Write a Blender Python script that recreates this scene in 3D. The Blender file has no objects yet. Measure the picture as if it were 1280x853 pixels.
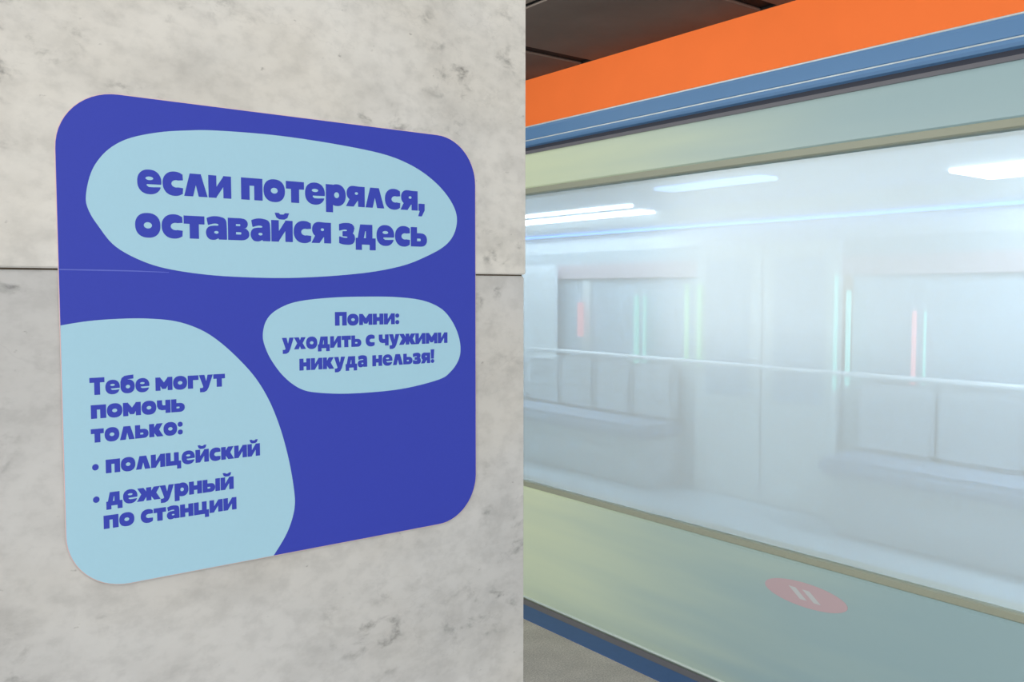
import bpy, bmesh, math, random
from mathutils import Vector, Matrix
from mathutils.geometry import tessellate_polygon

# ------------------------------------------------------------------ camera, world, light, exposure
S = bpy.context.scene
COL = S.collection
R = math.radians
cam = bpy.data.cameras.new('camera'); cam.lens = 31.39; cam.sensor_width = 36; cam.clip_start = 0.02
co = bpy.data.objects.new('camera', cam); COL.objects.link(co)
co.location = (0, 0, 1.5); co.rotation_euler = (R(90 - 3.23), 0, R(-37.8))
S.camera = co
S.view_settings.view_transform = 'Standard'; S.view_settings.look = 'None'
S.view_settings.gamma = 1; S.view_settings.use_curve_mapping = False
S.view_settings.exposure = 1.03

w = bpy.data.worlds.new('world'); S.world = w; w.use_nodes = True
w.node_tree.nodes['Background'].inputs[0].default_value = (.86, .93, 1, 1)
w.node_tree.nodes['Background'].inputs[1].default_value = 0.62

def area(name, loc, size, power, rot, color=(1, 1, 1)):
    l = bpy.data.lights.new(name, 'AREA'); l.shape = 'RECTANGLE'; l.size, l.size_y = size
    l.energy = power; l.color = color
    o = bpy.data.objects.new(name, l); COL.objects.link(o); o.location = loc; o.rotation_euler = rot
    return o
area('platform_lamp_light', (-0.9, -1.3, 3.55), (1.2, 6), 52, (R(14), 0, 0), (1, .965, .925))
area('platform_lamp_light', (1.6, 0.6, 3.6), (.25, 9), 12, (0, R(-32), 0), (1, 1, .96))
area('hall_fill_light', (-4.2, 3.2, 2.0), (2.6, 13), 120, (0, R(-88), 0), (1, 1, .93))  # unseen light added for the bright hall, lifts the lower train side
area('track_fill_light', (3.3, 4.2, 3.72), (.2, 12), 82, (0, R(-78), 0), (1, .96, .9))  # unseen light added over the track to brighten the orange band

# ------------------------------------------------------------------ helpers
def srgb(r, g, b):
    f = lambda c: (c / 255 / 12.92) if c / 255 <= .04045 else ((c / 255 + .055) / 1.055) ** 2.4
    return (f(r), f(g), f(b), 1)

def mat(name, color, rough=.5, metal=0, spec=.5, coat=0, emit=None, es=0, grain=0, gscale=60):
    m = bpy.data.materials.new(name); m.use_nodes = True
    nt = m.node_tree; b = nt.nodes['Principled BSDF']
    b.inputs['Base Color'].default_value = color; b.inputs['Roughness'].default_value = rough
    b.inputs['Metallic'].default_value = metal; b.inputs['Specular IOR Level'].default_value = spec
    b.inputs['Coat Weight'].default_value = coat; b.inputs['Coat Roughness'].default_value = .12
    if emit:
        b.inputs['Emission Color'].default_value = emit; b.inputs['Emission Strength'].default_value = es
    if grain:
        tc = nt.nodes.new('ShaderNodeTexCoord'); n = nt.nodes.new('ShaderNodeTexNoise')
        n.inputs['Scale'].default_value = gscale; n.inputs['Detail'].default_value = 5
        mr = nt.nodes.new('ShaderNodeMapRange')
        mr.inputs[3].default_value = 1 - grain; mr.inputs[4].default_value = 1 + grain
        mx = nt.nodes.new('ShaderNodeMix'); mx.data_type = 'RGBA'; mx.blend_type = 'MULTIPLY'
        mx.inputs[0].default_value = 1; mx.inputs[6].default_value = color
        L = nt.links.new
        L(tc.outputs['Object'], n.inputs['Vector']); L(n.outputs[0], mr.inputs[0])
        L(mr.outputs[0], mx.inputs[7]); L(mx.outputs[2], b.inputs['Base Color'])
    return m

def marble(name, base, seed):
    m = bpy.data.materials.new(name); m.use_nodes = True
    nt = m.node_tree; b = nt.nodes['Principled BSDF']; N = nt.nodes.new; L = nt.links.new
    b.inputs['Roughness'].default_value = .38; b.inputs['Specular IOR Level'].default_value = .3
    tc = N('ShaderNodeTexCoord'); mp = N('ShaderNodeMapping'); L(tc.outputs['Object'], mp.inputs[0])
    mp.inputs['Location'].default_value = (seed * 3.1, seed * 1.7, seed * 2.3)
    mp.inputs['Rotation'].default_value = (0, R(-14), 0); mp.inputs['Scale'].default_value = (1, 1, 1.45)
    def noise(scale, detail, rough, dist=0.):
        n = N('ShaderNodeTexNoise'); L(mp.outputs[0], n.inputs['Vector'])
        n.inputs['Scale'].default_value = scale; n.inputs['Detail'].default_value = detail
        n.inputs['Roughness'].default_value = rough; n.inputs['Distortion'].default_value = dist
        return n.outputs[0]
    def ramp(src, a, c, x, y):
        r = N('ShaderNodeMapRange'); r.interpolation_type = 'SMOOTHSTEP'; L(src, r.inputs[0])
        r.inputs[1].default_value = a; r.inputs[2].default_value = c
        r.inputs[3].default_value = x; r.inputs[4].default_value = y; return r.outputs[0]
    def mul(a, c):
        k = N('ShaderNodeMath'); k.operation = 'MULTIPLY'; L(a, k.inputs[0]); L(c, k.inputs[1]); return k.outputs[0]
    clouds = ramp(noise(4.5, 4, .55, .2), .35, .68, 1.04, .9)
    area_mask = ramp(noise(9, 3, .5, .2), .46, .62, 0, 1)
    patches = ramp(noise(38, 6, .62, .3), .5, .78, 0, 1)
    dark = mul(area_mask, patches)
    d1 = N('ShaderNodeMath'); d1.operation = 'MULTIPLY_ADD'; L(dark, d1.inputs[0]); d1.inputs[1].default_value = -.72; d1.inputs[2].default_value = 1
    mott = mul(ramp(noise(17, 6, .6, .1), .42, .72, 1.02, .9), ramp(noise(55, 5, .6, .1), .4, .72, 1.02, .9))
    specks = ramp(noise(95, 4, .55), .68, .78, 1, .62)
    v = noise(2.6, 7, .6, .3)
    vs = N('ShaderNodeMath'); vs.operation = 'SUBTRACT'; L(v, vs.inputs[0]); vs.inputs[1].default_value = .56
    va = N('ShaderNodeMath'); va.operation = 'ABSOLUTE'; L(vs.outputs[0], va.inputs[0])
    vein = ramp(va.outputs[0], .0, .004, .95, 1)
    tot = mul(mul(mul(mul(clouds, d1.outputs[0]), mott), specks), vein)
    mx = N('ShaderNodeMix'); mx.data_type = 'RGBA'; mx.blend_type = 'MULTIPLY'; mx.inputs[0].default_value = 1
    warm = N('ShaderNodeMix'); warm.data_type = 'RGBA'; L(ramp(noise(2.5, 4, .5), .4, .65, 0, 1), warm.inputs[0])
    warm.inputs[6].default_value = base; warm.inputs[7].default_value = (base[0] * 1.01, base[1] * .985, base[2] * .94, 1)
    L(warm.outputs[2], mx.inputs[6]); L(tot, mx.inputs[7]); L(mx.outputs[2], b.inputs['Base Color'])
    bp = N('ShaderNodeBump'); bp.inputs['Strength'].default_value = .12; bp.inputs['Distance'].default_value = .002
    L(noise(90, 6, .6), bp.inputs['Height']); L(bp.outputs[0], b.inputs['Normal'])
    return m

def link(name, me, m, parent=None):
    o = bpy.data.objects.new(name, me); COL.objects.link(o)
    if m is not None and not me.materials: me.materials.append(m)
    if parent is not None: o.parent = parent
    return o

def box_bm(bm, x0, y0, z0, x1, y1, z1):
    v = [bm.verts.new(p) for p in [(x0, y0, z0), (x1, y0, z0), (x1, y1, z0), (x0, y1, z0), (x0, y0, z1), (x1, y0, z1), (x1, y1, z1), (x0, y1, z1)]]
    for q in [(3, 2, 1, 0), (4, 5, 6, 7), (0, 1, 5, 4), (1, 2, 6, 5), (2, 3, 7, 6), (3, 0, 4, 7)]:
        bm.faces.new([v[i] for i in q])

def box(name, a, b, m, parent=None, bev=0, seg=2):
    bm = bmesh.new(); box_bm(bm, *a, *b)
    if bev: bmesh.ops.bevel(bm, geom=bm.edges[:], offset=bev, segments=seg, affect='EDGES')
    me = bpy.data.meshes.new(name); bm.to_mesh(me); bm.free()
    return link(name, me, m, parent)

def tube(name, p0, p1, r, m, parent=None, n=14):
    p0, p1 = Vector(p0), Vector(p1); d = (p1 - p0); q = d.to_track_quat('Z', 'Y')
    bm = bmesh.new()
    bmesh.ops.create_cone(bm, cap_ends=True, segments=n, radius1=r, radius2=r, depth=d.length,
                          matrix=Matrix.Translation((p0 + p1) / 2) @ q.to_matrix().to_4x4())
    for f in bm.faces: f.smooth = len(f.verts) == 4
    me = bpy.data.meshes.new(name); bm.to_mesh(me); bm.free()
    return link(name, me, m, parent)

def extrude_y(name, prof, y0, y1, m, parent=None, smooth=False):
    """profile of (x, z) swept along Y"""
    bm = bmesh.new(); a = [bm.verts.new((x, y0, z)) for x, z in prof]; b = [bm.verts.new((x, y1, z)) for x, z in prof]
    n = len(prof)
    for i in range(n):
        f = bm.faces.new([a[i], a[(i + 1) % n], b[(i + 1) % n], b[i]]); f.smooth = smooth
    bm.faces.new(a[::-1]); bm.faces.new(b)
    bmesh.ops.recalc_face_normals(bm, faces=bm.faces)
    me = bpy.data.meshes.new(name); bm.to_mesh(me); bm.free()
    return link(name, me, m, parent)

def empty(name, loc, label=None, cat=None, group=None):
    o = bpy.data.objects.new(name, None); COL.objects.link(o); o.location = loc; o.empty_display_size = .1
    if label: o['label'] = label
    if cat: o['category'] = cat
    if group: o['group'] = group
    return o

def keep(o):
    """after parenting to an Empty at a location, keep the mesh where its world coordinates put it"""
    o.matrix_parent_inverse = Matrix.Translation(-Vector(o.parent.location)); return o

def tag(o, label, cat, group=None):
    o['label'] = label; o['category'] = cat
    if group: o['group'] = group
    return o

def struct(o): o['kind'] = 'structure'; return o

# ------------------------------------------------------------------ materials
M_up = marble('marble_upper', srgb(214, 211, 205), 1)
M_lo = marble('marble_lower', srgb(196, 194.5, 192), 4.3)
M_grout = mat('grout', srgb(92, 80, 66), .9)
M_stblue = mat('sticker_blue', srgb(54, 66, 176), .42, spec=.3, grain=.03, gscale=400)
M_stlight = mat('sticker_light_blue', srgb(166, 207, 225), .42, spec=.3, grain=.015, gscale=300)
M_ink = mat('ink_blue', srgb(54, 67, 178), .45, spec=.3)
M_edge = mat('sticker_edge', srgb(226, 196, 190), .5)
M_crease = mat('sticker_crease', srgb(92, 105, 200), .4)
M_orange = mat('orange_paint', srgb(240, 118, 54), .6, spec=.2, grain=.05, gscale=2.5)
M_ceil = mat('dark_ceiling', srgb(112, 104, 97), .9, grain=.3, gscale=1.6)
M_ceil2 = mat('ceiling_slab_edge', srgb(132, 126, 116), .9)
M_gap = mat('joint_black', srgb(22, 19, 18), .95)
M_trackwall = mat('track_wall_tile', srgb(170, 176, 176), .4, grain=.05)
M_blueline = mat('platform_edge_blue', srgb(62, 98, 152), .6, grain=.08, gscale=30)
M_edgegrey = mat('platform_edge_grey', srgb(118, 114, 124), .7)
M_rail = mat('rail_steel', srgb(110, 100, 92), .4, .8)
M_bed = mat('track_bed', srgb(70, 66, 62), .95, grain=.2)

def granite():
    m = mat('granite_floor', srgb(186, 179, 173), .55)
    nt = m.node_tree; N = nt.nodes.new; L = nt.links.new; b = nt.nodes['Principled BSDF']
    tc = N('ShaderNodeTexCoord')
    a = N('ShaderNodeTexNoise'); a.inputs['Scale'].default_value = 160; a.inputs['Detail'].default_value = 4; L(tc.outputs['Object'], a.inputs['Vector'])
    c = N('ShaderNodeTexNoise'); c.inputs['Scale'].default_value = 7; c.inputs['Detail'].default_value = 6; L(tc.outputs['Object'], c.inputs['Vector'])
    r = N('ShaderNodeMapRange'); L(a.outputs[0], r.inputs[0]); r.inputs[1].default_value = .3; r.inputs[2].default_value = .7; r.inputs[3].default_value = .7; r.inputs[4].default_value = 1.3
    r2 = N('ShaderNodeMapRange'); L(c.outputs[0], r2.inputs[0]); r2.inputs[1].default_value = .3; r2.inputs[2].default_value = .7; r2.inputs[3].default_value = .86; r2.inputs[4].default_value = 1.12
    k = N('ShaderNodeMath'); k.operation = 'MULTIPLY'; L(r.outputs[0], k.inputs[0]); L(r2.outputs[0], k.inputs[1])
    mx = N('ShaderNodeMix'); mx.data_type = 'RGBA'; mx.blend_type = 'MULTIPLY'; mx.inputs[0].default_value = 1
    mx.inputs[6].default_value = srgb(186, 179, 173); L(k.outputs[0], mx.inputs[7]); L(mx.outputs[2], b.inputs['Base Color'])
    return m
M_granite = granite()

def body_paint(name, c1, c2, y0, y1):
    """pale green paint with a reflected grey-blue tint painted in along the carriage side"""
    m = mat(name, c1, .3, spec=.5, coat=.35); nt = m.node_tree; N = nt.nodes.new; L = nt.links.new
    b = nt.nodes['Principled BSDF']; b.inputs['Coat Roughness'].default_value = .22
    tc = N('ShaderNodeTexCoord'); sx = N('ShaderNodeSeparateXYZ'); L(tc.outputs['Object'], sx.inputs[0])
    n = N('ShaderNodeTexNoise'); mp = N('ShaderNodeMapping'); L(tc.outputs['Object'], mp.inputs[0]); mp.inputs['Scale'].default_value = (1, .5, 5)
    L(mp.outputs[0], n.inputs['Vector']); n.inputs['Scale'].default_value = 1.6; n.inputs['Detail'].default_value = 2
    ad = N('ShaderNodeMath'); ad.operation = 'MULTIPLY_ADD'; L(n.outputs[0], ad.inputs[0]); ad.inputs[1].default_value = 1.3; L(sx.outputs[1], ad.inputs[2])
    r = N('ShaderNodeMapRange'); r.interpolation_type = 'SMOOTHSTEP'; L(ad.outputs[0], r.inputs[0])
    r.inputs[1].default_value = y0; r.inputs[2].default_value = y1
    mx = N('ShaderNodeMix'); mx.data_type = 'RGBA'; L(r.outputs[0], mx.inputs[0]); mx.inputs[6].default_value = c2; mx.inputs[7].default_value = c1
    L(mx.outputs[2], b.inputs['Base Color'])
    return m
M_body = body_paint('carriage_paint', srgb(220, 232, 200), srgb(156, 184, 190), 1.9, 4.4)  # grey-blue end is a reflected tint put into the colour
M_cant = mat('cantrail_blue', srgb(98, 142, 190), .22, metal=.1, coat=.6)
M_highlight = mat('cantrail_highlight', srgb(215, 228, 232), .25, metal=.3)  # pale colour of the painted highlight lines on the cantrail
M_seal = mat('dark_seal', srgb(46, 50, 66), .6)
M_gutter = mat('gutter_grey', srgb(104, 104, 112), .4)
M_wframe = mat('window_frame_olive', srgb(158, 162, 144), .4)
M_edgebright = mat('pale_edge_brightener', srgb(205, 220, 214), .3)  # pale colour that brightens the shaded bottom edge
M_white = mat('interior_white', srgb(222, 228, 230), .4)
M_intgrey = mat('interior_grey', srgb(190, 200, 206), .45)
M_seat = mat('seat_blue', srgb(150, 166, 186), .7, grain=.12, gscale=30)
M_seatback = mat('seat_back_grey', srgb(192, 200, 208), .6)
M_ifloor = mat('interior_floor', srgb(196, 212, 220), .35)
M_pane = mat('far_pane', srgb(186, 202, 216), .45, spec=.4)
M_steel = mat('handrail_steel', srgb(215, 220, 224), .25, metal=.9)
M_pinkband = mat('advert_band_pink', srgb(206, 186, 192), .5)
M_red = mat('emblem_red', srgb(196, 172, 178), .5)
M_emwhite = mat('emblem_white', srgb(198, 202, 204), .5)

def emit(name, c, s):
    return mat(name, c, .5, emit=c, es=s)
E_strip = emit('ceiling_lamp', srgb(220, 236, 250), 5)
E_soft = emit('ceiling_lamp_dim', srgb(160, 196, 250), .7)
E_blue = emit('cove_light_blue', srgb(96, 156, 255), .9)
E_teal = emit('light_teal', srgb(140, 205, 196), .35)
E_green = emit('light_green', srgb(160, 206, 170), .32)
E_red = emit('light_red', srgb(226, 160, 166), .35)
E_lamp = emit('platform_lamp', srgb(255, 248, 235), 5)

def glass():
    m = bpy.data.materials.new('carriage_glass'); m.use_nodes = True; nt = m.node_tree; nt.nodes.clear()
    N = nt.nodes.new; L = nt.links.new
    out = N('ShaderNodeOutputMaterial'); t = N('ShaderNodeBsdfTransparent'); t.inputs[0].default_value = (.93, .97, .98, 1)
    g = N('ShaderNodeBsdfGlossy'); g.inputs['Roughness'].default_value = .2; g.inputs[0].default_value = (.92, .97, 1, 1)
    d = N('ShaderNodeBsdfDiffuse'); d.inputs[0].default_value = (.86, .93, .95, 1)
    a = N('ShaderNodeMixShader'); a.inputs[0].default_value = .33; L(t.outputs[0], a.inputs[1]); L(d.outputs[0], a.inputs[2])
    lw = N('ShaderNodeLayerWeight'); lw.inputs[0].default_value = .5
    fr = N('ShaderNodeMapRange'); L(lw.outputs['Facing'], fr.inputs[0]); fr.inputs[1].default_value = .1; fr.inputs[2].default_value = 1; fr.inputs[3].default_value = .06; fr.inputs[4].default_value = .32
    c = N('ShaderNodeMixShader'); L(fr.outputs[0], c.inputs[0]); L(a.outputs[0], c.inputs[1]); L(g.outputs[0], c.inputs[2])
    L(c.outputs[0], out.inputs[0]); return m
M_glass = glass()

# ------------------------------------------------------------------ the setting
struct(box('floor', (-6, -6, -1.15), (2.5, 16, 0), M_granite))
struct(box('trim_1', (2.5, -6, -.25), (2.612, 16, .003), M_blueline))
struct(box('trim_2', (2.612, -6, -.25), (2.664, 16, .001), M_edgegrey))
struct(box('ground', (2.5, -6, -1.3), (6.6, 16, -1.15), M_bed))
struct(box('wall_right', (6.6, -6, -1.3), (6.9, 16, 4.3), M_trackwall))
struct(box('wall_back', (-6, 16, -1.3), (6.9, 16.2, 4.3), M_trackwall))
struct(box('ceiling', (-6, -6, 3.99), (4.84, 16, 4.3), M_ceil2))
band = box('fascia_band', (6.55, -6, 3.40), (6.598, 16, 3.928), M_orange)
tag(band, 'flat orange fascia band running the length of the tunnel above the train', 'fascia')

# ceiling slabs above the track, with dark joints between them
slabs = empty('ceiling_slabs', (5.7, 5, 3.95), 'dark brown-grey concrete ceiling slabs over the track, above the orange band', 'ceiling')
keep(box('backing', (4.84, -6, 3.958), (6.6, 16, 4.2), M_gap, slabs))
js = [-4.4 + 2.31 * i for i in range(9)]
for i in range(8):
    keep(box('slab', (4.9, js[i] + .085, 3.93), (6.568, js[i + 1] - .085, 3.957), M_ceil, slabs, bev=.01, seg=1))
keep(box('end_strip', (6.57, -6, 3.93), (6.6, 16, 3.957), M_gap, slabs))
keep(box('edge_beam', (4.76, -6, 3.93), (4.84, 16, 4.1), M_ceil2, slabs, bev=.01))
keep(box('edge_groove', (4.842, -6, 3.945), (4.898, 16, 3.957), M_gap, slabs))

# rails in the track bed
for x in (3.2, 4.72):
    o = empty('rail', (x, 5, -1.15), 'steel running rail of the track under the train, %s side' % ('platform' if x < 4 else 'far'), 'rail', 'running rails under the train')
    keep(extrude_y('rail_profile', [(x - .06, -1.15), (x + .06, -1.15), (x + .06, -1.135), (x + .01, -1.12), (x + .01, -1.04), (x + .035, -1.02), (x + .035, -1.0), (x - .035, -1.0), (x - .035, -1.02), (x - .01, -1.04), (x - .01, -1.12), (x - .06, -1.135)], -6, 16, M_rail, o))

# ------------------------------------------------------------------ marble pier
PX0, PX1, PY, JZ = -.55, .6183, .772, 1.5168
def pier(y0, label, front_detail=True):
    p = empty('marble_pier', ((PX0 + PX1) / 2, y0 + .45, 0), label, 'pillar')
    keep(box('core', (PX0 + .02, y0 + .021, 0), (PX1 - .0215, y0 + .88, 3.98), M_grout, p))
    for i, (z0, z1) in enumerate([(0.002, .72), (.7215, JZ - .0008), (JZ + .0008, 2.31), (2.3115, 3.1), (3.1015, 3.98)]):
        m = M_up if z0 > 1.5 else M_lo
        dx = 0.0 if z0 > 1.5 else -.0016
        dy = 0.0 if z0 > 1.5 else .0010
        keep(box('marble_slab', (PX0, y0 + dy, z0), (PX1 + dx, y0 + .021, z1), m, p, bev=.0011, seg=2))
        keep(box('marble_slab', (PX1 - .0215, y0 + .0222, z0), (PX1 - .0012, y0 + .9, z1), m, p, bev=.001, seg=1))
        keep(box('marble_slab', (PX0, y0 + .0222, z0), (PX0 + .02, y0 + .9, z1), m, p, bev=.001, seg=1))
        keep(box('marble_slab', (PX0 + .0215, y0 + .88, z0), (PX1 - .0225, y0 + .9, z1), m, p, bev=.001, seg=1))
    for zj in (.7208, JZ, 2.3108, 3.1008):
        keep(box('grout_joint', (PX0 + .003, y0 + .003, zj - .0014), (PX1 - .0035, y0 + .897, zj + .0014), M_grout, p))
    return p
pier1 = pier(PY, 'grey and white marble clad pillar carrying the blue sticker')
# grout left along the right-hand arris: one irregular chipped bead
random.seed(5)
bm = bmesh.new(); prev = None; z = .9
while z < 2.3:
    e = PX1 + random.choice((-.0030, -.0026, -.0012, .0003, .0006))
    ring = [bm.verts.new(p) for p in [(PX1 - .004, PY + .0195, z), (e, PY + .0195, z), (e, PY + .0225, z), (PX1 - .004, PY + .0225, z)]]
    if prev:
        for k in range(4): bm.faces.new([prev[k], prev[(k + 1) % 4], ring[(k + 1) % 4], ring[k]])
    prev = ring; z += random.uniform(.004, .02)
me = bpy.data.meshes.new('grout_bead'); bm.to_mesh(me); bm.free()
keep(link('grout_bead', me, M_grout, pier1))
pier(5.45, 'marble pillar further along the platform, hidden behind the pillar with the sticker')

# ------------------------------------------------------------------ sticker
SX0, SX1, SZ0, SZ1 = .1493, .5492, 1.2573, 1.6578
SY = PY - .0008
sticker = empty('sticker', ((SX0 + SX1) / 2, PY, (SZ0 + SZ1) / 2),
                'square blue sticker with rounded corners, pale blue bubbles and Cyrillic lettering, on the marble pillar', 'sticker')

def rrect(x0, z0, x1, z1, r, n=14, sq=1.0):
    pts = []
    for cx, cz, a0 in ((x1 - r, z1 - r, 0), (x0 + r, z1 - r, 90), (x0 + r, z0 + r, 180), (x1 - r, z0 + r, 270)):
        for i in range(n + 1):
            a = R(a0 + 90 * i / n); pts.append((cx + r * math.cos(a), cz + r * math.sin(a)))
    return pts

def chaikin(p, it=1, q=.25):
    for _ in range(it):
        o = []
        for i in range(len(p)):
            a, b = p[i], p[(i + 1) % len(p)]
            o.append((a[0] * (1 - q) + b[0] * q, a[1] * (1 - q) + b[1] * q)); o.append((a[0] * q + b[0] * (1 - q), a[1] * q + b[1] * (1 - q)))
        p = o
    return p

def catmull(p, k=6):
    o = []; n = len(p)
    for i in range(n):
        a, b, c, d = [Vector(p[(i + j) % n]) for j in (-1, 0, 1, 2)]
        for s in range(k):
            t = s / k
            o.append(tuple(.5 * ((2 * b) + (c - a) * t + (2 * a - 5 * b + 4 * c - d) * t * t + (3 * b - a - 3 * c + d) * t ** 3)))
    return o

def flat(name, shapes, y, m, parent, thick=0):
    """flat print in the wall plane: shapes = [[outer, hole, ...], ...] of (x, z)"""
    bm = bmesh.new()
    for si, sh in enumerate(shapes):
        loops = [[Vector((x, y - 2e-5 * (si % 4), z)) for x, z in l] for l in sh]
        tri = tessellate_polygon([[Vector((v.x, v.z, 0)) for v in l] for l in loops])
        vs = [bm.verts.new(v) for l in loops for v in l]
        for t in tri:
            try: f = bm.faces.new([vs[i] for i in t])
            except ValueError: continue
            if f.calc_area() < 1e-12: continue
            f.normal_update()
            if f.normal.y > 0: f.normal_flip()
        if thick:
            for l in loops:
                a = [bm.verts.new(v) for v in l]; b = [bm.verts.new(v + Vector((0, thick, 0))) for v in l]
                for i in range(len(l)):
                    bm.faces.new([a[i], a[(i + 1) % len(l)], b[(i + 1) % len(l)], b[i]])
    me = bpy.data.meshes.new(name); bm.to_mesh(me); bm.free()
    return keep(link(name, me, m, parent))

RC = .047
flat('film_edge', [[rrect(SX0 - .0006, SZ0 - .0006, SX1 + .0006, SZ1 + .0006, RC + .0006)]], SY + .0003, M_edge, sticker, .0004)
flat('blue_ground', [[rrect(SX0, SZ0, SX1, SZ1, RC)]], SY, M_stblue, sticker, .0006)

b1 = [(0.1703, 1.5752), (0.1743, 1.5931), (0.1817, 1.6064), (0.1922, 1.6169), (0.2065, 1.6248), (0.2288, 1.6314), (0.2518, 1.6353), (0.2757, 1.6378), (0.3264, 1.6394), (0.3812, 1.6378), (0.4363, 1.6333), (0.4697, 1.6253), (0.4961, 1.6123), (0.5154, 1.5958), (0.5253, 1.5785), (0.5232, 1.5609), (0.5113, 1.5465), (0.4879, 1.5345), (0.4579, 1.5242), (0.4133, 1.5166), (0.3474, 1.5118), (0.2875, 1.5123), (0.2461, 1.516), (0.2170, 1.5225), (0.1921, 1.5353), (0.1786, 1.5522), (0.1718, 1.5645)]
b2t = [(0.1493, 1.4727), (0.1696, 1.4757), (0.1938, 1.4771), (0.2158, 1.4768), (0.2385, 1.474), (0.2586, 1.4666), (0.2747, 1.4558), (0.292, 1.4395), (0.3075, 1.4212), (0.3203, 1.3988), (0.3304, 1.3720), (0.3379, 1.3425), (0.3422, 1.3158), (0.3428, 1.3006), (0.3394, 1.2866), (0.3328, 1.2728), (0.3215, 1.2573)]
b3 = [(0.3145, 1.4601), (0.3177, 1.4726), (0.3269, 1.4819), (0.3456, 1.4894), (0.3773, 1.4931), (0.4139, 1.4942), (0.453, 1.4936), (0.4838, 1.4900), (0.505, 1.4820), (0.5178, 1.4702), (0.5264, 1.4553), (0.5298, 1.4406), (0.5274, 1.4278), (0.5176, 1.4160), (0.5022, 1.4083), (0.4569, 1.4016), (0.4034, 1.401), (0.3675, 1.4043), (0.3497, 1.4093), (0.3344, 1.4209), (0.3229, 1.4359), (0.3166, 1.4490)]
flat('speech_bubble', [[catmull(b1)]], SY - .00012, M_stlight, sticker)['label'] = 'large oval pale blue bubble across the top'
flat('speech_bubble', [[catmull(b3)]], SY - .00012, M_stlight, sticker)['label'] = 'small rounded pale blue bubble at middle right'
# the bubble at lower left is cut off by the sticker's own rounded edge
def open_catmull(p, k=6):
    q = [p[0]] + p + [p[-1]]; o = []
    for i in range(1, len(q) - 2):
        a, b, c, d = [Vector(q[i + j]) for j in (-1, 0, 1, 2)]
        for s in range(k):
            t = s / k
            o.append(tuple(.5 * ((2 * b) + (c - a) * t + (2 * a - 5 * b + 4 * c - d) * t * t + (3 * b - a - 3 * c + d) * t ** 3)))
    return o + [p[-1]]
corner = [(SX0 + RC + RC * math.cos(R(270 - 90 * i / 14)), SZ0 + RC + RC * math.sin(R(270 - 90 * i / 14))) for i in range(15)]
flat('speech_bubble', [[open_catmull(b2t) + corner]], SY - .00012, M_stlight, sticker)['label'] = 'pale blue bubble filling the lower left corner'

# ---- lettering: a fat rounded display face drawn glyph by glyph (x-height = 1)
def Rc(x0, y0, x1, y1): return [[(x0, y0), (x1, y0), (x1, y1), (x0, y1)]]
def se(cx, cy, rx, ry, n=2.3, k=36, a0=0, a1=360):
    o = []
    for i in range(k):
        a = R(a0 + (a1 - a0) * i / (k if a1 - a0 == 360 else k - 1)); c, s = math.cos(a), math.sin(a)
        o.append((cx + rx * math.copysign(abs(c) ** (2 / n), c), cy + ry * math.copysign(abs(s) ** (2 / n), s)))
    return o
def half(cx, cy, rx, ry, side, n=2.2, k=14):
    a = (-90, 90) if side > 0 else (90, 270)
    return se(cx, cy, rx, ry, n, k, *a)
def mirror(sh, w): return [[(w - x, y) for x, y in l] for l in sh]
kk = [(.40, .36), (.40, .64), (.66, 1), (1.16, 1), (.84, .53), (1.2, 0), (.68, 0)]
def cglyph(w=1.02):
    o = [p for p in se(.6, .5, .6, .53, 2.2, 48, 48, 312)]
    i = [p for p in se(.66, .5, .24, .17, 2.0, 24, 300, 60)]
    return [[[(min(x, w), y) for x, y in ([(w, .98)] if 0 else []) + o] + [(w, .04), (w, .30)] + [(min(x, w), y) for x, y in se(.68, .5, .27, .19, 2, 20, 290, 70)] + [(w, .70), (w, .96)]]]
def eglyph():
    # ring with an upper counter and a thin slot opening to the lower right
    o = se(.59, .5, .59, .53, 2.25, 60, 0, 360)
    outer = [p for p in o if not (p[0] > .7 and .27 < p[1] < .43)]
    # rotate so the gap is at the list seam
    idx = max(range(len(outer)), key=lambda j: math.dist(outer[j], outer[j - 1]))
    outer = outer[idx:] + outer[:idx]
    slot = [(1.12, .27), (.80, .25), (.55, .25), (.42, .33), (.44, .42), (.60, .42), (1.17, .43)]
    return [[outer + slot, se(.59, .66, .22, .10, 2, 20)]]
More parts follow.
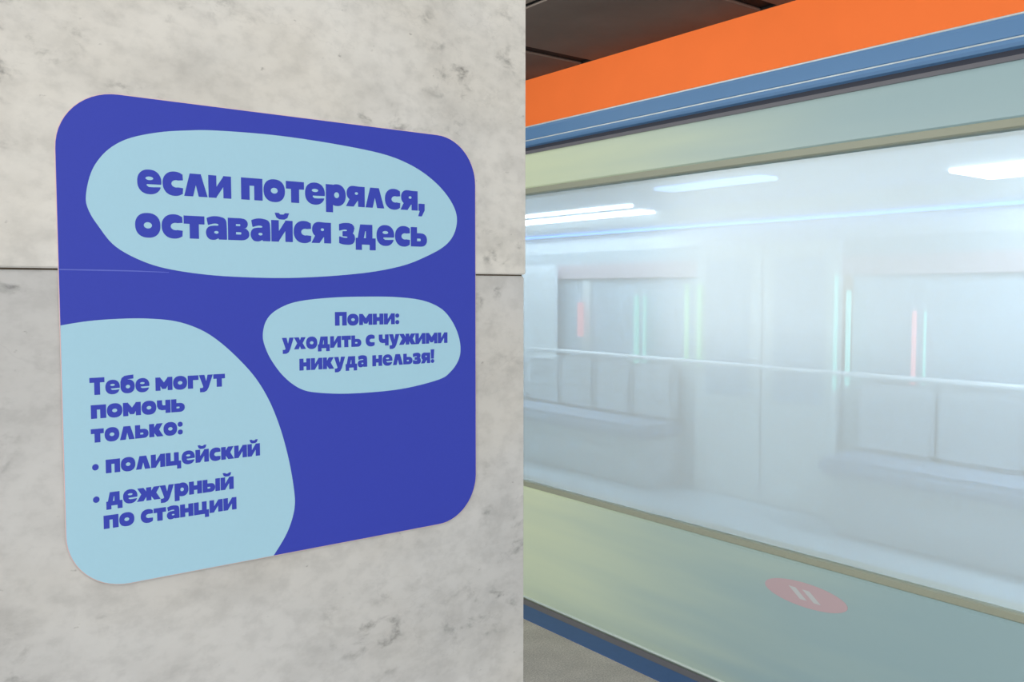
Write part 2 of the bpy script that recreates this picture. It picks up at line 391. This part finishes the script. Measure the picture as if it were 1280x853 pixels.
G = {
 'о': (1.2, [[se(.6, .5, .6, .53), se(.6, .5, .22, .16, 2)]]),
 'с': (1.02, cglyph()),
 'е': (1.18, eglyph()),
 'п': (1.16, [Rc(0, 0, .43, 1), Rc(.73, 0, 1.16, 1), Rc(.42, .68, .74, 1)]),
 'т': (1.04, [Rc(0, .67, 1.04, 1), Rc(.3, 0, .74, .68)]),
 'и': (1.22, [Rc(0, 0, .4, 1), Rc(.82, 0, 1.22, 1), [[(.39, 0), (.83, .58), (.83, 1), (.39, .42)]]]),
 'л': (1.2, [[[(0, 0), (.3, 1), (.86, 1), (1.2, 0), (.76, 0), (.6, .55), (.43, 0)]]]),
 'я': (1.14, [Rc(.74, 0, 1.14, 1), [[(.75, 1)] + half(.42, .66, .42, .36, -1) + [(.75, .30)], se(.62, .66, .13, .09, 2, 14)], [[(-.03, 0), (.42, 0), (.76, .4), (.22, .4)]]]),
 'р': (1.22, [Rc(0, -.36, .4, 1), [se(.68, .5, .54, .53, 2.2), se(.66, .5, .18, .17, 2, 18)]]),
 'а': (1.1, [[chaikin([(1.1, 0), (1.1, 0), (.69, 0), (.69, 0), (.69, .08), (.45, -.04), (.12, .0), (-.02, .28), (.1, .54), (.4, .60), (.69, .60), (.69, .72), (.45, .75), (.12, .66), (.12, .66), (.06, .95), (.06, .95), (.35, 1.04), (.7, 1.04), (1.06, .95), (1.1, .62)], 2), se(.55, .31, .14, .085, 2, 16)]]),
 'в': (1.14, [[[(0, 0), (0, 1), (.7, 1)] + [p for p in half(.66, .76, .40, .245, 1)][::-1][2:-2] + [(1.0, .53)] + [p for p in half(.70, .275, .44, .275, 1)][::-1][1:], [(.4, .63), (.66, .63), (.69, .695), (.66, .76), (.4, .76)], [(.4, .23), (.70, .23), (.74, .305), (.70, .38), (.4, .38)]]]),
 'з': (.98, [[chaikin([(0, .97), (0, .97), (.3, 1.04), (.75, 1.04), (.98, .86), (.9, .6), (.82, .54), (.98, .44), (1.0, .16), (.8, -.03), (.3, -.04), (0, .03), (0, .03), (0, .34), (0, .34), (.3, .27), (.55, .28), (.53, .39), (.22, .39), (.22, .39), (.22, .61), (.22, .61), (.52, .62), (.5, .74), (.28, .74), (0, .67), (0, .67)], 1)]]),
 'д': (1.3, [[[(0, -.28), (0, .3), (.13, .3), (.3, 1), (1.08, 1), (1.08, .3), (1.3, .3), (1.3, -.28), (.93, -.28), (.93, 0), (.37, 0), (.37, -.28)], [(.5, .3), (.68, .3), (.68, .70), (.6, .70)]]]),
 'ь': (1.14, [[[(0, 0), (0, 1), (.41, 1), (.41, .68), (.68, .68)] + half(.72, .34, .42, .34, 1)[::-1][1:], [(.41, .25), (.68, .25), (.73, .34), (.68, .43), (.41, .43)]]]),
 ',': (.4, [[[(0, 0), (0, .34), (.4, .34), (.4, .02), (.2, -.3), (-.02, -.3), (.1, 0)]]]),
 'м': (1.42, [Rc(0, 0, .38, 1), Rc(1.04, 0, 1.42, 1), [[(.37, 1), (.71, .58), (1.05, 1), (1.05, .42), (.86, .12), (.56, .12), (.37, .42)]]]),
 'г': (.92, [Rc(0, 0, .42, 1), Rc(.41, .67, .92, 1)]),
 'у': (1.2, [[[(0, 1), (.45, 1), (.62, .46), (.77, 1), (1.2, 1), (.82, 0), (.66, -.24), (.42, -.35), (.06, -.35), (.06, -.05), (.28, -.05), (.37, .05)]]]),
 'ч': (1.12, [Rc(.72, 0, 1.12, 1), [[(0, 1), (.4, 1), (.4, .66), (.5, .58), (.73, .58), (.73, .24), (.38, .24), (.12, .33), (0, .56)]]]),
 'к': (1.18, [Rc(0, 0, .41, 1), [kk]]),
 'ц': (1.34, [Rc(0, 0, .4, 1), Rc(.74, 0, 1.14, 1), Rc(.39, 0, .75, .32), Rc(1.0, -.28, 1.34, .3)]),
 'н': (1.16, [Rc(0, 0, .41, 1), Rc(.75, 0, 1.16, 1), Rc(.40, .34, .76, .66)]),
 'ж': (1.8, [Rc(.70, 0, 1.10, 1), [[(x + .69, y) for x, y in kk]], [[(1.8 - (x + .69), y) for x, y in kk]]]),
 'х': (1.2, [[[(0, 1), (.48, 1), (.61, .72), (.74, 1), (1.2, 1), (.88, .5), (1.22, 0), (.73, 0), (.60, .29), (.46, 0), (-.02, 0), (.32, .5)]]]),
 'б': (1.18, [[se(.59, .48, .59, .51), se(.61, .46, .21, .16, 2, 20)], [[(.0, .45), (.0, .85), (.1, 1.12), (.32, 1.27), (.6, 1.31), (1.08, 1.34), (1.08, 1.08), (.62, 1.05), (.5, 1.0), (.44, .9), (.35, .6)]]]),
 ':': (.42, [[se(.21, .17, .21, .18, 2.2, 20)], [se(.21, .80, .21, .18, 2.2, 20)]]),
 '!': (.44, [[[(.0, 1.3), (.44, 1.3), (.38, .42), (.06, .42)]], [se(.22, .16, .21, .17, 2.2, 20)]]),
}
G['й'] = (1.22, G['и'][1] + [[[(.22, 1.36), (.42, 1.36), (.5, 1.29), (.72, 1.29), (.8, 1.36), (1.0, 1.36), (.92, 1.17), (.76, 1.09), (.46, 1.09), (.3, 1.17)]]])
G['ы'] = (1.6, G['ь'][1] + [Rc(1.2, 0, 1.6, 1)])
G['Т'] = (1.2, [Rc(0, .93, 1.2, 1.26), Rc(.38, 0, .82, .94)])
G['П'] = (1.22, [Rc(0, 0, .45, 1.22), Rc(.77, 0, 1.22, 1.22), Rc(.44, .9, .78, 1.22)])

def embolden(l, d):
    a = sum(l[i - 1][0] * l[i][1] - l[i][0] * l[i - 1][1] for i in range(len(l)))
    sg = 1 if a > 0 else -1; o = []; n = len(l)
    for i in range(n):
        p, q, t = Vector(l[i - 1]), Vector(l[i]), Vector(l[(i + 1) % n])
        e1, e2 = q - p, t - q
        if e1.length < 1e-6: e1 = e2
        if e2.length < 1e-6: e2 = e1
        if e1.length < 1e-6: o.append(tuple(q)); continue
        n1 = Vector((e1.y, -e1.x)).normalized() * sg; n2 = Vector((e2.y, -e2.x)).normalized() * sg
        m = n1 + n2
        if m.length < .2: o.append(tuple(q)); continue
        m.normalize(); o.append(tuple(q + m * (d / max(.5, m.dot(n1)))))
    return o

def word(text, x0, x1, z, h):
    gap = .1; W = sum(G[c][0] for c in text) + gap * (len(text) - 1); k = (x1 - x0) / W; sh = []; x = 0
    for c in text:
        for s in G[c][1]:
            s = [embolden(l, .022 if li == 0 else -.02) for li, l in enumerate(s)]
            sh.append([[(x0 + (x + px) * k, z + (py - .5) * h * 1.02 + .5 * h) for px, py in l] for l in s])
        x += G[c][0] + gap
    return sh
lines = [
 [('если', .2098, .2875, 1.5807, .0180), ('потерялся,', .297, .4861, 1.5808, .0181)],
 [('оставайся', .2074, .3824, 1.5449, .0181), ('здесь', .3914, .4887, 1.5449, .0181)],
 [('Тебе', .1694, .2152, 1.4164, .0105), ('могут', .2205, .2791, 1.4164, .0105)],
 [('помочь', .1699, .2439, 1.3972, .0104)],
 [('только:', .1694, .2418, 1.3778, .0104)],
 [('полицейский', .18, .3099, 1.3517, .0105)],
 [('дежурный', .1797, .2852, 1.3247, .0105)],
 [('по', .1773, .2007, 1.3061, .0103), ('станции', .2062, .2874, 1.3061, .0103)],
 [('Помни:', .386, .4558, 1.4671, .0101)],
 [('уходить', .3328, .4133, 1.4463, .0103), ('с', .4184, .428, 1.4463, .0103), ('чужими', .4329, .5132, 1.4463, .0103)],
 [('никуда', .3494, .4195, 1.4264, .0103), ('нельзя!', .4255, .4969, 1.4264, .0101)],
]
for ln in lines:
    sh = []
    for wd in ln: sh += word(*wd)
    flat('lettering', sh, SY - .0002, M_ink, sticker)
for zc in (1.3574, 1.3309):
    flat('bullet_mark', [[se(.172, zc, .0025, .0026, 2, 24)]], SY - .0002, M_ink, sticker)
# the film rides over the joint between the slabs: a faint raised crease
cz = JZ - .0002
flat('crease', [[[(SX0 + .0002, cz - .0004), (SX0 + .03, cz - .0007), (SX0 + .055, cz - .0009), (SX0 + .084, cz - .0015), (SX0 + .084, cz - .0010), (SX0 + .055, cz), (SX0 + .03, cz + .0003), (SX0 + .0002, cz + .0004)]]], SY - .0001, M_crease, sticker)['label'] = 'paler crease where the film rides over the slab joint'

# ------------------------------------------------------------------ the train
T = 2.68            # outer face of the side facing the platform
YA, YB = -5.5, 13.0
train = empty('train_carriage', (3.97, 3.5, -1.0), 'pale green and blue underground train carriage with a long bright window, beside the platform', 'train')
def P(o): return keep(o)
def tb(name, a, b, m, bev=0, parent=None):
    o = box(name, a, b, m, parent or train, bev); 
    if parent is None: keep(o)
    return o
# lower side, window, upper side
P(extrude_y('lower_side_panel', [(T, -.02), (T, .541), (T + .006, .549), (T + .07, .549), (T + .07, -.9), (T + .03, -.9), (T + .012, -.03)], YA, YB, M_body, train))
P(tube('edge_brightener', (T, YA, .004), (T, YB, .004), .006, M_edgebright, train))  # pale strip added to brighten the bottom edge, shaded by the platform gap
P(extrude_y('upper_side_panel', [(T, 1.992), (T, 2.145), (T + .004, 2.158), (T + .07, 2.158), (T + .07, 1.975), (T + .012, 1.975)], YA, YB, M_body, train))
P(extrude_y('gutter', [(T - .006, 2.146), (T - .006, 2.160), (T + .05, 2.160), (T + .05, 2.146)], YA, YB, M_gutter, train))
P(extrude_y('door_track_seal', [(T + .012, 2.160), (T + .012, 2.180), (T + .05, 2.180), (T + .05, 2.160)], YA, YB, M_seal, train))
# blue cantrail: rounded bottom and top edges that catch the light
cp = [(T + .012, 2.180), (T + .002, 2.186), (T - .002, 2.196), (T - .002, 2.205), (T + .004, 2.211), (T + .004, 2.2135), (T, 2.216), (T, 2.262), (T + .004, 2.272), (T + .013, 2.280), (T + .03, 2.286), (T + .09, 2.29), (T + .09, 2.180)]
P(extrude_y('cantrail', cp, YA, YB, M_cant, train))
P(tube('highlight_strip', (T + .003, YA, 2.2105), (T + .003, YB, 2.2105), .0032, M_highlight, train))  # highlight line along the cantrail, built as a pale strip
roofp = [(T + .09, 2.18), (T + .09, 2.29)] + [(T + .09 + (2 * 1.22) * i / 16, 2.29 + .2 * math.sin(math.pi * i / 16)) for i in range(1, 16)] + [(5.21, 2.29), (5.21, 2.18)] + [(T + .09 + (2 * 1.22) * i / 16, 2.22 + .16 * math.sin(math.pi * i / 16)) for i in range(15, 0, -1)]
P(extrude_y('roof', roofp, YA, YB, M_gutter, train))
P(tube('highlight_strip', (T + .006, YA, 2.2755), (T + .006, YB, 2.2755), .0035, M_highlight, train))  # highlight on the cantrail's top edge, built as a pale strip
# windows: frame strips top and bottom, long panes with posts between
P(extrude_y('window_frame', [(T + .008, 1.958), (T + .001, 1.963), (T + .001, 1.985), (T + .012, 1.992), (T + .07, 1.992), (T + .07, 1.948)], YA, YB, M_wframe, train))['label'] = 'olive grey upper window frame'
P(extrude_y('window_frame', [(T + .006, .549), (T + .001, .553), (T + .001, .572), (T + .008, .576), (T + .07, .584), (T + .07, .545)], YA, YB, M_wframe, train))['label'] = 'olive grey lower window frame'
for ya, yb in ((-5.4, -3.3), (-3.2, -.1), (0, 4.6), (4.7, 8.2), (8.3, 12.9)):
    g = tb('window_pane', (T + .016, ya, .58), (T + .022, yb, 1.952), M_glass)
for yc in (-5.45, -3.25, -.05, 4.65, 8.25, 12.95):
    tb('window_post', (T + .006, yc - .05, .575), (T + .07, yc + .05, 1.96), M_white, .005)
# pale red oval emblem on the lower side
def side_flat(name, pts, x, m):
    bm = bmesh.new(); a = [bm.verts.new((x, y, z)) for y, z in pts]; b = [bm.verts.new((T, y, z)) for y, z in pts]
    f = bm.faces.new(a)
    for i in range(len(a)): bm.faces.new([a[i], a[(i + 1) % len(a)], b[(i + 1) % len(a)], b[i]])
    bmesh.ops.recalc_face_normals(bm, faces=bm.faces)
    me = bpy.data.meshes.new(name); bm.to_mesh(me); bm.free(); return keep(link(name, me, m, train))
ey, ez = 1.79, .440
em = side_flat('emblem', se(ey, ez, .165, .043, 2, 48), T - .0012, M_red); em['label'] = 'pale red oval emblem with white marks'
for dy in (-.025, .03):
    side_flat('emblem_mark', [(ey + dy - .04, ez - .018), (ey + dy - .012, ez - .018), (ey + dy + .035, ez + .018), (ey + dy + .007, ez + .018)], T - .002, M_emwhite)

# interior shell
tb('cabin_floor', (T + .07, YA, -.1), (5.2, YB, .02), M_ifloor)
tb('cabin_ceiling', (T + .07, YA, 2.10), (5.2, YB, 2.16), M_white)
tb('end_wall', (T + .02, YB - .06, -.1), (5.25, YB, 2.18), M_white)
tb('end_wall', (T + .02, YA, -.1), (5.25, YA + .06, 2.18), M_white)
tb('far_side_panel', (5.2, YA, -.9), (5.27, YB, .98), M_intgrey)
tb('far_side_panel', (5.2, YA, 1.82), (5.27, YB, 2.18), M_white)
tb('advert_band', (5.18, YA, 1.60), (5.2, YB, 1.72), M_pinkband, .004)
tb('header_panel', (5.19, YA, 1.72), (5.2, YB, 1.83), M_intgrey)
P(extrude_y('cove', [(5.2, 1.96), (5.2, 2.1), (5.0, 2.1), (5.08, 2.03), (5.15, 1.985)], YA, YB, M_white, train))
P(tube('cove_light', (5.145, YA + .1, 1.975), (5.145, YB - .1, 1.975), .009, E_blue, train))
far_doors = [(-3.9, -2.6), (-.35, .9), (3.22, 4.42), (6.9, 8.1)]
edges = [YA] + [v for d in far_doors for v in d] + [YB]
for a, b in zip(edges[0::2], edges[1::2]):     # windows between the doors
    n = max(1, round((b - a) / 1.3)); st = (b - a) / n
    for i in range(n):
        tb('far_window_pane', (5.21, a + i * st + .05, .98), (5.225, a + (i + 1) * st - .05, 1.83), M_pane)
        tb('far_window_post', (5.195, a + i * st - .05, .98), (5.26, a + i * st + .05, 1.83), M_white, .006)
    # bench seat, backrest and rail
    bs = tb('bench_seat', (4.72, a + .12, .40), (5.2, b - .12, .50), M_seat, .03)
    tb('seat_riser', (4.84, a + .16, .02), (5.2, b - .16, .40), M_intgrey, .01)
    k = max(1, round((b - a - .3) / .47)); w_ = (b - a - .3) / k
    for i in range(k):
        tb('backrest', (5.08, a + .15 + i * w_ + .006, .5), (5.19, a + .15 + (i + 1) * w_ - .006, .93), M_seatback, .03)
P(tube('grab_rail', (5.11, YA + .1, .975), (5.11, YB - .1, .975), .017, mat('rail_white', srgb(245, 248, 250), .3, emit=srgb(235, 245, 255), es=.0), train))
for a, b in far_doors:
    mid = (a + b) / 2
    for u, v in ((a + .01, mid - .004), (mid + .004, b - .01)):
        d = tb('door_leaf', (5.15, u, .02), (5.195, v, 1.83), M_white, .006)
        tb('door_pane', (5.146, u + .1, .75), (5.151, v - .1, 1.72), M_pane)
def led(y, z0, z1, m, wdt=.03, x=5.12):
    o = tb('light_strip', (x, y - wdt / 2, z0), (x + .02, y + wdt / 2, z1), m, .004); return o
tb('white_screen', (5.10, 5.95, .55), (5.13, 6.45, 1.72), mat('screen_white', srgb(240, 245, 250), .4), .008)
led(5.66, 1.11, 1.40, E_red, .07)
led(5.00, .92, 1.46, E_teal, .05); led(4.91, .92, 1.46, E_teal, .03)
led(4.48, .95, 1.55, E_green, .035); led(4.36, .95, 1.55, E_green, .03)
led(3.24, .86, 1.60, E_teal, .022); led(3.15, .90, 1.5, E_teal, .03)
led(2.72, .94, 1.38, E_red, .024); led(2.655, .94, 1.38, E_teal, .012)
# ceiling lamps
for x, ya, yb, wd in ((4.5, 4.45, 9.5, .06), (4.98, 4.7, 9.5, .30), (3.95, 2.9, 3.64, .16), (4.66, -.5, 2.2, .44), (3.6, 4.6, 9.5, .1), (3.3, -4, 1.4, .12)):
    lm = tb('ceiling_lamp', (x - wd / 2, ya, 2.082), (x + wd / 2, yb, 2.1), E_soft if x == 3.95 else E_strip, .005)
